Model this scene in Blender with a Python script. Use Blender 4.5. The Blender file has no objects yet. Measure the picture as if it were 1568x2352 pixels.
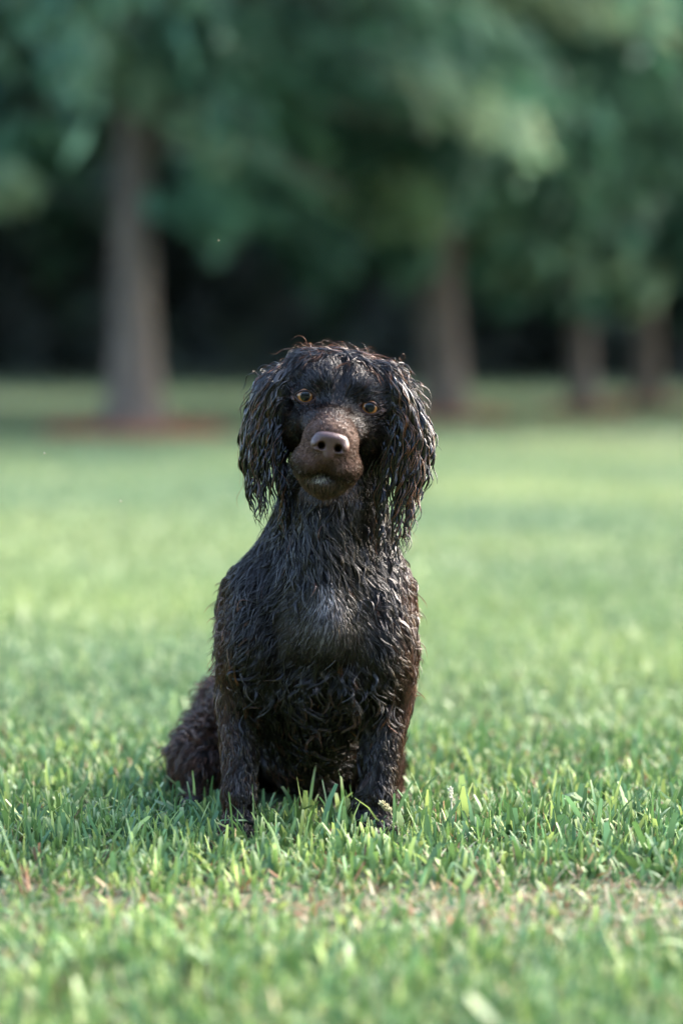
import bpy, math
import numpy as np
from mathutils import Vector, Matrix

# ------------------------------------------------------------------ camera, sky, sun, exposure
S = bpy.context.scene
COL = S.collection
PITCH = math.radians(3.925)
CAMY, CAMZ, FPX = -2.92, 0.595, 5553.0
cam = bpy.data.objects.new('camera', bpy.data.cameras.new('camera'))
COL.objects.link(cam)
cam.location = (0, CAMY, CAMZ)
cam.rotation_euler = (math.pi / 2 - PITCH, 0, 0)
cam.data.sensor_fit = 'VERTICAL'
cam.data.sensor_height = 36.0
cam.data.lens = 85.0
cam.data.clip_start = 0.05
cam.data.clip_end = 2000
cam.data.dof.use_dof = True
cam.data.dof.focus_distance = 2.93
cam.data.dof.aperture_fstop = 1.7
S.camera = cam
S.render.engine = 'CYCLES'
S.view_settings.view_transform = 'Standard'
S.view_settings.look = 'None'
S.view_settings.exposure = 3.2
S.view_settings.gamma = 1.0
S.cycles.max_bounces = 6
S.cycles.transparent_max_bounces = 4

SUN = Vector((0.80, 0.48, 0.62)).normalized()
W = bpy.data.worlds.new('World'); S.world = W
W.use_nodes = True
nt = W.node_tree
sky = nt.nodes.new('ShaderNodeTexSky')
sky.sky_type = 'NISHITA'; sky.sun_disc = False
sky.sun_elevation = math.asin(SUN.z)
sky.sun_rotation = math.atan2(SUN.x, SUN.y)
sky.air_density = 1.0; sky.dust_density = 3.0; sky.ozone_density = 1.0
bg = nt.nodes['Background']
bg.inputs['Strength'].default_value = 0.14
nt.links.new(sky.outputs[0], bg.inputs['Color'])
sl = bpy.data.lights.new('sun', 'SUN')
sl.energy = 1.3; sl.angle = math.radians(38); sl.color = (1.0, 0.93, 0.84)
so = bpy.data.objects.new('sun', sl); COL.objects.link(so)
so.rotation_euler = (-SUN).to_track_quat('-Z', 'Y').to_euler()
so.location = (5, 5, 20)

# ------------------------------------------------------------------ helpers
rng = np.random.default_rng(11)
CP, SP = math.cos(PITCH), math.sin(PITCH)

def P(px, py, Y):
    """a point at depth Y of the place whose direction was measured on the photo (1568 px wide)"""
    px = np.asarray(px, float); py = np.asarray(py, float); Y = np.asarray(Y, float)
    u = (px - 784) / FPX; v = (1176 - py) / FPX
    t = (Y - CAMY) / (CP + v * SP)
    return np.stack(np.broadcast_arrays(t * u, Y, CAMZ + t * (v * CP - SP)), -1)

def unP(p):
    d = p - np.array([0, CAMY, CAMZ])
    f = d[..., 1] * CP - d[..., 2] * SP
    u = d[..., 1] * SP + d[..., 2] * CP
    return 784 + FPX * d[..., 0] / f, 1176 - FPX * u / f

def norm(v):
    return v / np.maximum(np.linalg.norm(v, axis=-1, keepdims=True), 1e-9)

def smooth(a, b, x):
    t = np.clip((x - a) / (b - a), 0, 1); return t * t * (3 - 2 * t)

def mesh_np(name, V, F, mat, parent=None, col=None, shade=True):
    V = np.ascontiguousarray(V, np.float32).reshape(-1, 3)
    F = np.ascontiguousarray(F, np.int32)
    me = bpy.data.meshes.new(name)
    me.vertices.add(len(V)); me.vertices.foreach_set('co', V.ravel())
    me.loops.add(F.size); me.loops.foreach_set('vertex_index', F.ravel())
    me.polygons.add(len(F))
    k = F.shape[1]
    me.polygons.foreach_set('loop_start', np.arange(0, F.size, k, dtype=np.int32))
    me.polygons.foreach_set('loop_total', np.full(len(F), k, np.int32))
    if shade:
        me.polygons.foreach_set('use_smooth', np.ones(len(F), bool))
    if col is not None:
        a = me.color_attributes.new('Col', 'FLOAT_COLOR', 'POINT')
        c = np.ones((len(V), 4), np.float32); c[:, :3] = np.asarray(col).reshape(-1, 3)
        a.data.foreach_set('color', c.ravel())
    me.update(calc_edges=True)
    me.materials.append(mat)
    o = bpy.data.objects.new(name, me); COL.objects.link(o)
    if parent is not None:
        o.parent = parent
        o.matrix_parent_inverse = Matrix.Identity(4)
        o.location = Vector((0, 0, 0)) - parent.location
    return o

def tag(o, label=None, cat=None, group=None, kind=None):
    if label: o['label'] = label
    if cat: o['category'] = cat
    if group: o['group'] = group
    if kind: o['kind'] = kind
    return o

def empty(name, loc):
    o = bpy.data.objects.new(name, None); COL.objects.link(o)
    o.location = loc; o.empty_display_size = 0.1
    return o

def grid_faces(N, K, S_, closed=True):
    """quads of N strands, K rings, S_ points a ring"""
    n = np.arange(N)[:, None, None] * K * S_
    k = np.arange(K - 1)[None, :, None] * S_
    s = np.arange(S_ if closed else S_ - 1)[None, None, :]
    s2 = (s + 1) % S_
    return np.stack([n + k + s, n + k + s2, n + k + S_ + s2, n + k + S_ + s], -1).reshape(-1, 4)

def tubes(paths, rad, sides=3):
    """paths (N,K,3), rad (N,K) -> V, F"""
    N, K, _ = paths.shape
    T = np.empty_like(paths)
    T[:, 1:-1] = paths[:, 2:] - paths[:, :-2]
    T[:, 0] = paths[:, 1] - paths[:, 0]; T[:, -1] = paths[:, -1] - paths[:, -2]
    T = norm(T)
    r = rng.normal(size=(N, 3))
    u = norm(r - T[:, 0] * (r * T[:, 0]).sum(-1, keepdims=True))
    V = np.empty((N, K, sides, 3))
    a = np.arange(sides) * 2 * math.pi / sides
    for k in range(K):
        u = norm(u - T[:, k] * (u * T[:, k]).sum(-1, keepdims=True))
        v = np.cross(T[:, k], u)
        V[:, k] = paths[:, k, None] + rad[:, k, None, None] * (np.cos(a)[None, :, None] * u[:, None] + np.sin(a)[None, :, None] * v[:, None])
    return V.reshape(-1, 3), grid_faces(N, K, sides)

# value noise on points (for colour patches and undulation)
_nt = np.random.default_rng(5).random((64, 64, 64)).astype(np.float32)
def vnoise(p, scale):
    p = np.asarray(p) * scale
    if p.shape[-1] == 2: p = np.concatenate([p, np.zeros(p.shape[:-1] + (1,))], -1)
    i = np.floor(p).astype(int); f = p - i; f = f * f * (3 - 2 * f)
    i &= 63; j = (i + 1) & 63
    def g(a, b, c): return _nt[a, b, c]
    x0, y0, z0 = i[..., 0], i[..., 1], i[..., 2]; x1, y1, z1 = j[..., 0], j[..., 1], j[..., 2]
    fx, fy, fz = f[..., 0], f[..., 1], f[..., 2]
    a = g(x0, y0, z0) * (1 - fx) + g(x1, y0, z0) * fx
    b = g(x0, y1, z0) * (1 - fx) + g(x1, y1, z0) * fx
    c = g(x0, y0, z1) * (1 - fx) + g(x1, y0, z1) * fx
    d = g(x0, y1, z1) * (1 - fx) + g(x1, y1, z1) * fx
    return (a * (1 - fy) + b * fy) * (1 - fz) + (c * (1 - fy) + d * fy) * fz

# ------------------------------------------------------------------ materials
def new_mat(name):
    m = bpy.data.materials.new(name); m.use_nodes = True
    return m, m.node_tree, m.node_tree.nodes['Principled BSDF']

def attr_mat(name, rough, spec=0.5, trans=0.0, noise=0.0, sheen=0.0, coat=0.0, ior=1.5):
    m, t, b = new_mat(name)
    a = t.nodes.new('ShaderNodeAttribute'); a.attribute_name = 'Col'
    t.links.new(a.outputs['Color'], b.inputs['Base Color'])
    b.inputs['Roughness'].default_value = rough
    b.inputs['IOR'].default_value = ior
    b.inputs['Specular IOR Level'].default_value = spec
    b.inputs['Coat Weight'].default_value = coat
    b.inputs['Coat Roughness'].default_value = 0.15
    if trans > 0:
        tr = t.nodes.new('ShaderNodeBsdfTranslucent')
        mx = t.nodes.new('ShaderNodeMixShader'); mx.inputs[0].default_value = trans
        t.links.new(a.outputs['Color'], tr.inputs['Color'])
        t.links.new(b.outputs[0], mx.inputs[1]); t.links.new(tr.outputs[0], mx.inputs[2])
        t.links.new(mx.outputs[0], t.nodes['Material Output'].inputs['Surface'])
    return m

M_grass = attr_mat('grass_blade', 0.5, 0.22, 0.28)
M_leaf = attr_mat('foliage', 0.6, 0.2, 0.42)
M_fur = attr_mat('wet_fur', 0.20, 0.5, 0.0)
M_under = attr_mat('undercoat', 0.5, 0.12, 0.0)
M_lock = attr_mat('wet_lock', 0.21, 0.6, 0.0)
M_straw = attr_mat('pine_straw', 0.8, 0.2, 0.0)

def ramp(t, fac, stops):
    r = t.nodes.new('ShaderNodeValToRGB')
    el = r.color_ramp.elements
    while len(el) < len(stops): el.new(0.5)
    for e, (p, c) in zip(el, stops):
        e.position = p; e.color = (*c, 1)
    t.links.new(fac, r.inputs[0])
    return r.outputs[0]

def noise_node(t, scale, detail=4, rough=0.6, vec=None):
    n = t.nodes.new('ShaderNodeTexNoise')
    n.inputs['Scale'].default_value = scale; n.inputs['Detail'].default_value = detail
    n.inputs['Roughness'].default_value = rough
    if vec is not None: t.links.new(vec, n.inputs['Vector'])
    return n.outputs['Fac']

def bump(t, b, h, strength, dist=0.01):
    n = t.nodes.new('ShaderNodeBump'); n.inputs['Strength'].default_value = strength
    n.inputs['Distance'].default_value = dist
    t.links.new(h, n.inputs['Height']); t.links.new(n.outputs[0], b.inputs['Normal'])

# ground: thatch and lawn colour
M_ground, t, b = new_mat('lawn_ground')
tc = t.nodes.new('ShaderNodeTexCoord')
big = noise_node(t, 0.5, 5, 0.6, tc.outputs['Object'])
fine = noise_node(t, 60, 4, 0.7, tc.outputs['Object'])
c1 = ramp(t, big, [(0.25, (0.040, 0.065, 0.026)), (0.5, (0.062, 0.090, 0.034)), (0.75, (0.090, 0.105, 0.048))])
c2 = ramp(t, fine, [(0.3, (0.45, 0.42, 0.40)), (0.7, (1.25, 1.2, 1.1))])
mm = t.nodes.new('ShaderNodeMix'); mm.data_type = 'RGBA'; mm.blend_type = 'MULTIPLY'; mm.inputs[0].default_value = 1
t.links.new(c1, mm.inputs[6]); t.links.new(c2, mm.inputs[7])
t.links.new(mm.outputs[2], b.inputs['Base Color'])
b.inputs['Roughness'].default_value = 0.9
bump(t, b, fine, 0.6, 0.02)

M_bark, t, b = new_mat('bark')
tc = t.nodes.new('ShaderNodeTexCoord')
mp = t.nodes.new('ShaderNodeMapping'); mp.inputs['Scale'].default_value = (14, 14, 2.5)
t.links.new(tc.outputs['Object'], mp.inputs['Vector'])
n1 = noise_node(t, 1.0, 6, 0.7, mp.outputs[0])
t.links.new(ramp(t, n1, [(0.3, (0.038, 0.029, 0.022)), (0.55, (0.12, 0.092, 0.070)), (0.75, (0.22, 0.175, 0.138))]), b.inputs['Base Color'])
b.inputs['Roughness'].default_value = 0.9
bump(t, b, n1, 0.9, 0.05)

M_skin, t, b = new_mat('dog_skin')
tc = t.nodes.new('ShaderNodeTexCoord')
mp = t.nodes.new('ShaderNodeMapping'); mp.inputs['Scale'].default_value = (1, 1, 0.25)
t.links.new(tc.outputs['Object'], mp.inputs['Vector'])
n1 = noise_node(t, 260, 3, 0.6, mp.outputs[0])
a = t.nodes.new('ShaderNodeAttribute'); a.attribute_name = 'Col'
t.links.new(a.outputs['Color'], b.inputs['Base Color'])
b.inputs['Roughness'].default_value = 0.55
b.inputs['Specular IOR Level'].default_value = 0.15
bump(t, b, n1, 0.5, 0.002)

M_nose, t, b = new_mat('nose_leather')
tc = t.nodes.new('ShaderNodeTexCoord')
vo = t.nodes.new('ShaderNodeTexVoronoi'); vo.inputs['Scale'].default_value = 700
t.links.new(tc.outputs['Object'], vo.inputs['Vector'])
n1 = noise_node(t, 60, 3, 0.5, tc.outputs['Object'])
t.links.new(ramp(t, n1, [(0.3, (0.050, 0.026, 0.022)), (0.7, (0.080, 0.043, 0.038))]), b.inputs['Base Color'])
b.inputs['Roughness'].default_value = 0.3; b.inputs['Specular IOR Level'].default_value = 0.33
bump(t, b, vo.outputs['Distance'], 0.35, 0.001)

M_rim, t, b = new_mat('eyelid_rim')
b.inputs['Base Color'].default_value = (0.030, 0.015, 0.012, 1); b.inputs['Roughness'].default_value = 0.45; b.inputs['Specular IOR Level'].default_value = 0.2
M_lip, t, b = new_mat('lip_skin')
b.inputs['Base Color'].default_value = (0.17, 0.095, 0.075, 1); b.inputs['Roughness'].default_value = 0.35

M_eye, t, b = new_mat('eye')
tc = t.nodes.new('ShaderNodeTexCoord')
sx = t.nodes.new('ShaderNodeSeparateXYZ'); t.links.new(tc.outputs['Object'], sx.inputs[0])
cx = t.nodes.new('ShaderNodeCombineXYZ'); t.links.new(sx.outputs[0], cx.inputs[0]); t.links.new(sx.outputs[2], cx.inputs[2])
ln = t.nodes.new('ShaderNodeVectorMath'); ln.operation = 'LENGTH'; t.links.new(cx.outputs[0], ln.inputs[0])
ml = t.nodes.new('ShaderNodeMath'); ml.operation = 'MULTIPLY'; ml.inputs[1].default_value = 68.0   # 12.5 mm -> 1
t.links.new(ln.outputs['Value'], ml.inputs[0])
t.links.new(ramp(t, ml.outputs[0], [(0.0, (0.004, 0.004, 0.005)), (0.37, (0.004, 0.004, 0.005)), (0.41, (0.08, 0.035, 0.01)),
        (0.50, (0.27, 0.105, 0.030)), (0.60, (0.16, 0.06, 0.018)), (0.635, (0.012, 0.007, 0.006)), (0.85, (0.012, 0.008, 0.007))]), b.inputs['Base Color'])
b.inputs['Roughness'].default_value = 0.25
b.inputs['Coat Weight'].default_value = 0.8; b.inputs['Coat Roughness'].default_value = 0.02; b.inputs['Coat IOR'].default_value = 1.38; b.inputs['Specular IOR Level'].default_value = 0.1

# ------------------------------------------------------------------ the ground
def ground_z(x, y):
    p = np.stack([np.asarray(x, float), np.asarray(y, float)], -1)
    near = smooth(60, 20, np.abs(y)) * (1 - .65 * smooth(3, 8, np.asarray(y, float)))
    return ((vnoise(p + 50, 0.35) - 0.5) * 0.05 + (vnoise(p + 31, 1.7) - 0.5) * 0.018) * near * smooth(0.3, 1.5, np.hypot(x + .03, y - .1))

gx = np.unique(np.concatenate([np.linspace(-400, -12, 20), np.linspace(-12, 12, 121), np.linspace(12, 400, 20)]))
gy = np.unique(np.concatenate([np.linspace(-300, -6, 14), np.linspace(-6, 24, 151), np.linspace(24, 600, 30)]))
GX, GY = np.meshgrid(gx, gy, indexing='ij')
Vg = np.stack([GX, GY, ground_z(GX, GY)], -1)
nx_, ny_ = len(gx), len(gy)
i, j = np.meshgrid(np.arange(nx_ - 1), np.arange(ny_ - 1), indexing='ij')
Fg = np.stack([i * ny_ + j, (i + 1) * ny_ + j, (i + 1) * ny_ + j + 1, i * ny_ + j + 1], -1).reshape(-1, 4)
g = mesh_np('ground', Vg, Fg, M_ground); tag(g, 'green lawn ground running back to the trees', kind='structure')

# ------------------------------------------------------------------ grass
TREES = [(-1.377, 13.3), (0.84, 16.5), (2.07, 17.7), (2.97, 20.7)]
def blades(x, y, h, w, lean, curl, tip, col, tipcol):
    N = len(x)
    az = rng.uniform(0, 2 * math.pi, N); tw = rng.normal(0, 0.6, N)
    t_ = np.array([0, 0.36, 0.7, 1.0])
    ang = lean[:, None] + curl[:, None] * t_[None]                 # angle from vertical along the blade
    seg = np.diff(t_)[None] * h[:, None]
    mid = (ang[:, 1:] + ang[:, :-1]) / 2
    R = np.concatenate([np.zeros((N, 1)), np.cumsum(np.sin(mid) * seg, 1)], 1)
    Z = np.concatenate([np.zeros((N, 1)), np.cumsum(np.cos(mid) * seg, 1)], 1)
    d = np.stack([np.cos(az), np.sin(az)], -1)
    s = np.stack([np.cos(az + math.pi / 2 + tw), np.sin(az + math.pi / 2 + tw)], -1)
    C = np.empty((N, 4, 3))
    C[..., :2] = np.stack([x, y], -1)[:, None] + d[:, None] * R[..., None]
    C[..., 2] = ground_z(x, y)[:, None] - 0.004 + Z
    wid = w[:, None] * np.stack([np.full(N, .65), np.ones(N), 0.5 + 0.5 * tip, 0.12 + tip * 0.6], 1) / 2
    off = np.zeros((N, 4, 3)); off[..., :2] = s[:, None] * wid[..., None]
    off[..., 2] = (rng.normal(0, 0.35, N))[:, None] * wid
    V = np.stack([C - off, C + off], 2)
    c = np.repeat(col[:, None], 4, 1) * np.array([0.75, 0.95, 1.08, 1.12])[None, :, None]  # darker foot paints the shade low in the turf into blade colour
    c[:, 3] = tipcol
    c = np.repeat(c[:, :, None], 2, 2)
    return V.reshape(-1, 3), grid_faces(N, 4, 2, closed=False), c.reshape(-1, 3)

def grass_patch(n, y0, y1, hw0, hw1, hmu, wmu, power=1.0, calm=0.):
    u = rng.random(n) ** power
    y = y0 + (y1 - y0) * u
    hw = hw0 + (hw1 - hw0) * (y - y0) / (y1 - y0)
    x = rng.uniform(-1, 1, n) * hw
    p = np.stack([x, y], -1)
    # worn, drier band a little in front of the dog
    band = np.exp(-((y + 0.40 + 0.07 * (vnoise(p + 9, 3) - .5)) / 0.13) ** 2) * (0.55 + 1.0 * vnoise(p + 20, 5)) \
        + 0.5 * np.exp(-(((x - 0.27) / .15) ** 2 + ((y + 0.46) / .1) ** 2))
    patch = vnoise(p + 3, 1.1)
    for bx, by, bs, bk in ((.22, -.46, .08, .45), (-.04, -.41, .05, .5), (-.33, -.32, .08, .4), (.36, -.38, .1, .35)):
        band = band + bk * np.exp(-((x - bx) ** 2 + (y - by) ** 2) / bs ** 2)
    dry = np.clip(0.08 + 0.60 * band + 0.22 * smooth(.55, .85, vnoise(p + 77, 4.5)), 0, .74)
    isdry = rng.random(n) < dry
    # clear the paws
    keep = np.ones(n, bool)
    for ax, ay, r in FEET: keep &= np.hypot(x - ax, y - ay) > r
    for ax, ay in TREES: keep &= np.hypot((x - ax), (y - ay)) > .40
    x, y, band, patch, isdry, p = x[keep], y[keep], band[keep], patch[keep], isdry[keep], p[keep]
    n = len(x)
    k = rng.random(n)
    mown = rng.random(n) < .45
    short = 1 - .15 * np.exp(-((x + .124) / .07) ** 2 - ((y + .06) / .07) ** 2) - .15 * np.exp(-((x - .043) / .07) ** 2 - ((y + .06) / .07) ** 2)
    broad = rng.random(n) < .16
    h = hmu * (1 + .30 * np.exp(-((y - .02) / .30) ** 2)) * np.exp(rng.normal(0, 0.30, n)) * (1 - 0.38 * np.clip(band, 0, 1)) * (1 + (.4 - .3 * calm) * (vnoise(p + 13, 6) - .5))
    h = np.where(isdry, h * .6, h)
    w = wmu * np.exp(rng.normal(0, 0.3, n))
    h = h * short * np.where(broad, 1.25, 1)
    w = np.where(isdry, w * .6, w * np.where(broad, 1.45, 1))
    lean = np.abs(rng.normal(0.15, 0.32, n)) + isdry * rng.uniform(0.2, 1.0, n)
    curl = rng.normal(0.5, 0.5, n)
    lean = lean * (1 + .0 * calm)
    tip = np.where(mown, rng.uniform(.5, 1, n), rng.uniform(0, .2, n))
    A = np.array([0.040, 0.098, 0.033]); B = np.array([0.125, 0.210, 0.055]); Cc = np.array([0.28, 0.37, 0.11]); D = np.array([0.085, 0.168, 0.072])
    q = np.clip(0.30 * k + 0.8 * (patch - .2) + rng.normal(0, .2, n), 0, 1)[:, None]
    col = A * (1 - q) + B * q
    m2 = (rng.random(n) < 0.20 + 0.25 * (patch - .5))[:, None]
    col = np.where(m2, Cc * rng.uniform(.7, 1.1, (n, 1)), col)
    m3 = (rng.random(n) < 0.3)[:, None]
    col = np.where(m3, D * rng.uniform(.7, 1.25, (n, 1)), col)
    mean = np.array([0.128, 0.176, 0.082]) + (patch[:, None] - .5) * np.array([.10, .09, .02])
    col = col * (1 - calm) + mean * 1.25 * calm
    dc = np.array([[0.36, 0.25, 0.15], [0.26, 0.13, 0.075], [0.42, 0.34, 0.24]])[rng.integers(0, 3, n)] * rng.uniform(.6, 1.1, (n, 1))
    col = np.where(isdry[:, None], dc, col) * rng.uniform(.8, 1.2, (n, 1))
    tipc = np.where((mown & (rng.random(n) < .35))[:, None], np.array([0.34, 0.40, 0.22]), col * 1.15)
    return blades(x, y, h, w, lean, curl, tip, col, tipc)

FEET = [(-0.124, -0.005, .026), (0.043, -0.005, .024), (-.03, .22, .13)]
def join(parts):
    V, F, C, o = [], [], [], 0
    for v, f, c in parts:
        V.append(v); F.append(f + o); C.append(c); o += len(v)
    return np.concatenate(V), np.concatenate(F), np.concatenate(C)

def side_grass(n, y0, y1, a0, a1, b0, b1):
    y = rng.uniform(y0, y1, n); t_ = (y - y0) / (y1 - y0)
    x = np.where(rng.random(n) < .5, -1, 1) * (a0 + (a1 - a0) * t_ + rng.random(n) * (b0 + (b1 - b0) * t_ - a0 - (a1 - a0) * t_))
    c = np.array([0.112, 0.185, 0.070]) * rng.uniform(.7, 1.25, (n, 1))
    big = b0 > 4
    return blades(x, y, rng.uniform(.6, 1.3, n) * (.03 if not big else .035), rng.uniform(.7, 1.3, n) * (.010 if not big else .034), np.abs(rng.normal(.15, .3, n)), rng.normal(.5, .5, n), rng.uniform(0, 1, n), c, c * 1.1)
def thatch(n, y0, y1, hw):
    x = rng.uniform(-hw, hw, n); y = rng.uniform(y0, y1, n)
    c = np.array([[0.40, 0.30, 0.17], [0.24, 0.12, 0.06], [0.48, 0.42, 0.28], [.12, .08, .045]])[rng.integers(0, 4, n)] * rng.uniform(.6, 1.1, (n, 1))
    return blades(x, y, rng.uniform(.012, .04, n), rng.uniform(.0015, .0045, n), rng.uniform(.7, 1.5, n), rng.normal(0, .5, n), rng.random(n), c, c)
V, F, C = join([
    thatch(20000, -1.3, .9, 1.0),
    grass_patch(88000, -1.35, 0.75, 0.85, 1.1, 0.0240, 0.0043),
    grass_patch(110000, 0.7, 3.2, 1.1, 1.7, 0.024, 0.0050, calm=.55),
    grass_patch(140000, 3.0, 11.0, 1.7, 4.0, 0.020, 0.0095, calm=.85),
    grass_patch(95000, 10.8, 32.0, 5.5, 13.0, 0.014, 0.026, calm=.95),
    side_grass(50000, -1.4, 12.0, .9, 2.4, 1.5, 5.5), side_grass(50000, -5.0, 24.0, 2.2, 9.0, 8.0, 16.0)])
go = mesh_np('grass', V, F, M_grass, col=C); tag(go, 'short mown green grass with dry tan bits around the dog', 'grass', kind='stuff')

# ------------------------------------------------------------------ trees
def rand_dir(n):
    return norm(rng.normal(size=(n, 3)))

def leaves(cent, rad, per, size, tone, axis_=None, asp=4.2):
    """small leaf faces thickly along drooping sprays: cent (C,3), rad (C,3), axis_ (C,3) bough direction"""
    Cn = len(cent); n = Cn * per
    idx = np.repeat(np.arange(Cn), per)
    if axis_ is None:
        axis_ = rand_dir(Cn)
    u = rng.uniform(-1, 1, (n, 1)) + rng.normal(0, .25, (n, 1))
    ln = rad[idx, :1] * 1.45
    wid = (1.05 - .55 * np.clip(np.abs(u), 0, 1))
    p = cent[idx] + axis_[idx] * u * ln + rng.normal(size=(n, 3)) * rad[idx] * np.array([.36, .36, .34]) * wid
    p[:, 2] -= .28 * ((u[:, 0] + 1) / 2) ** 2 * ln[:, 0]
    s = size * np.exp(rng.normal(0, .3, n))
    a = axis_[idx] * 1.0 + rand_dir(n) * .8; a[:, 2] -= .45; a = norm(a)
    bvec = norm(np.cross(a, rand_dir(n)))
    L = (s * asp / 2)[:, None]; w = (s / 2)[:, None]
    V = np.stack([p - a * L, p + bvec * w - a * L * .1, p + a * L, p - bvec * w - a * L * .1], 1)
    F = np.arange(n * 4).reshape(-1, 4)
    c = tone[idx] * rng.uniform(.65, 1.35, (n, 1)) * (1 + rng.normal(0, .06, (n, 3)))
    return V.reshape(-1, 3), F, np.repeat(np.clip(c, .004, 1)[:, None], 4, 1).reshape(-1, 3)

def trunk_tubes(base, height, r0, flare, lean, limbs):
    K, sd = 26, 20
    t_ = np.linspace(0, 1, K) ** 1.6
    z = t_ * height
    wob = rng.uniform(0, 6, 2)
    path = np.stack([base[0] + lean[0] * z + .05 * np.sin(z * .6 + wob[0]) * np.minimum(z, 1), base[1] + lean[1] * z + .05 * np.sin(z * .5 + wob[1]) * np.minimum(z, 1), base[2] + z - .05], -1)
    rad = r0 * (1 - .72 * t_) + flare * np.exp(-z / .22)
    a = np.arange(sd) * 2 * math.pi / sd
    lob = 1 + (.10 * np.sin(a * 3 + wob[0]) + .07 * np.sin(a * 5 + wob[1]))[None] * (0.3 + 1.6 * np.exp(-z / .35))[:, None]
    V = path[:, None] + np.stack([np.cos(a)[None] * rad[:, None] * lob, np.sin(a)[None] * rad[:, None] * lob, np.zeros((K, sd))], -1)
    F = grid_faces(1, K, sd)
    Vs, Fs = [V.reshape(-1, 3)], [F]
    o = K * sd
    if len(limbs):
        Lp = []; Lr = []
        for (z0, az, ln, rise, rr) in limbs:
            k = np.linspace(0, 1, 9)
            c = np.array([np.interp(z0, z, path[:, q]) for q in range(3)])
            rr_ = ln * k
            zz = rise * ln * k - .30 * ln * k ** 2
            Lp.append(np.stack([c[0] + np.cos(az) * rr_, c[1] + np.sin(az) * rr_, c[2] + zz], -1) + np.r_[np.zeros((1, 3)), rng.normal(0, .03, (8, 3))])
            Lr.append(rr * (1 - .85 * k))
        v, f = tubes(np.array(Lp), np.array(Lr), 7)
        Vs.append(v); Fs.append(f + o)
    return np.concatenate(Vs), np.concatenate(Fs), path

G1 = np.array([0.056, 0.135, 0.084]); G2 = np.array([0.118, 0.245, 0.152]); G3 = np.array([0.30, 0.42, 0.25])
def make_tree(name, x, y, H, r0, flare, lean, crownR, zlow, ncl, per, size, label, group, extra=(), frontdroop=0., limb_extra=()):
    root = empty(name, (x, y, 0)); tag(root, label, 'tree', group)
    nl = 16
    az = np.arange(nl) * 2.4 + rng.uniform(0, 1, nl)
    z0 = np.linspace(max(zlow, 1.6), H * .85, nl) + rng.normal(0, .1, nl)
    ln = crownR * (0.55 + .4 * rng.random(nl)) * (1 - .45 * (z0 / H))
    limbs = [tuple(l) for l in limb_extra] + [(z0[i_], az[i_], ln[i_], rng.uniform(.1, .45), r0 * .34 * (1 - .6 * z0[i_] / H)) for i_ in range(nl)]
    V, F, path = trunk_tubes((x, y, ground_z(x, y)), H * .95, r0, flare, lean, limbs)
    mesh_np('trunk', V, F, M_bark, root)
    # crown clumps
    u = rng.random(ncl); zc = zlow + .3 + (H - zlow) * u
    prof = np.sin(np.clip((zc - zlow + .9) / (H - zlow + .9), 0, 1) * math.pi) ** .55
    rr = crownR * prof * rng.random(ncl) ** .45
    a = rng.uniform(0, 2 * math.pi, ncl)
    c = np.stack([x + lean[0] * zc + np.cos(a) * rr, y + lean[1] * zc + np.sin(a) * rr, zc - .16 * rr + frontdroop * (rr > crownR * .55)], -1)
    rs = rng.uniform(.22, .52, ncl)
    rad = np.stack([rs * rng.uniform(1, 2.1, ncl), rs * rng.uniform(1, 2.1, ncl), rs * .62], -1)
    w = rng.random((ncl, 1)) ** 2.2
    tone = G1 * .7 * (1 - w) + G2 * w
    gx_ = rng.random(ncl) < .10
    tone[gx_] = G3 * .75
    if len(extra):
        E = np.array([P(e[0], e[1], e[2]) for e in extra])
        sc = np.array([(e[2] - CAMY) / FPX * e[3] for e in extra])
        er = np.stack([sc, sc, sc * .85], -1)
        et = np.array([(G1 * .7, G2, G3 * .9, G3 * 1.35)[e[4]] for e in extra])  # palest tones paint the lit highlights of the boughs into leaf colour
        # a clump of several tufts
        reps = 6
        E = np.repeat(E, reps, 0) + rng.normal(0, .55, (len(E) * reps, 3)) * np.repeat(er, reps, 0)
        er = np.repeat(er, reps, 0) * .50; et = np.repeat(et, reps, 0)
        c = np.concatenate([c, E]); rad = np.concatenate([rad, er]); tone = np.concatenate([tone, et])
    ax = c - np.array([x, y, 0]); ax[:, 2] = 0
    ax = norm(norm(ax) + rng.normal(0, .45, ax.shape)); ax[:, 2] -= .30; ax = norm(ax)
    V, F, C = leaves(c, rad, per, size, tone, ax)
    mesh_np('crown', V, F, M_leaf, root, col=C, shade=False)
    return root

Gt = 'trees standing in a row at the back of the lawn'
make_tree('tree', -1.377, 13.3, 9.5, .155, .12, (.035, .0), 3.4, 2.15, 330, 230, .042,
          'stout tree on the left with the thickest trunk, lit on its right side', Gt,
          limb_extra=[(2.05, -.35, 1.5, -.02, .055), (2.3, 2.9, 1.3, .05, .05)], extra=[(225, 85, 13.0, 75, 3), (180, 30, 13.2, 60, 2), (320, 190, 13.0, 60, 2), (490, 290, 12.8, 50, 2), (20, 440, 12.5, 45, 2), (90, 330, 13.4, 70, 1),
                 (150, 250, 13.5, 90, 0), (500, 420, 13.0, 70, 1), (560, 480, 13.4, 60, 1), (660, 240, 13.5, 90, 1), (600, 150, 13, 80, 1), (430, 100, 13.5, 90, 0),
                 (600, 400, 13.4, 70, 1), (680, 520, 13.6, 70, 0), (740, 590, 13.8, 60, 0), (460, 500, 13.2, 45, 1), (30, 200, 13.6, 90, 0)])
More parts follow.
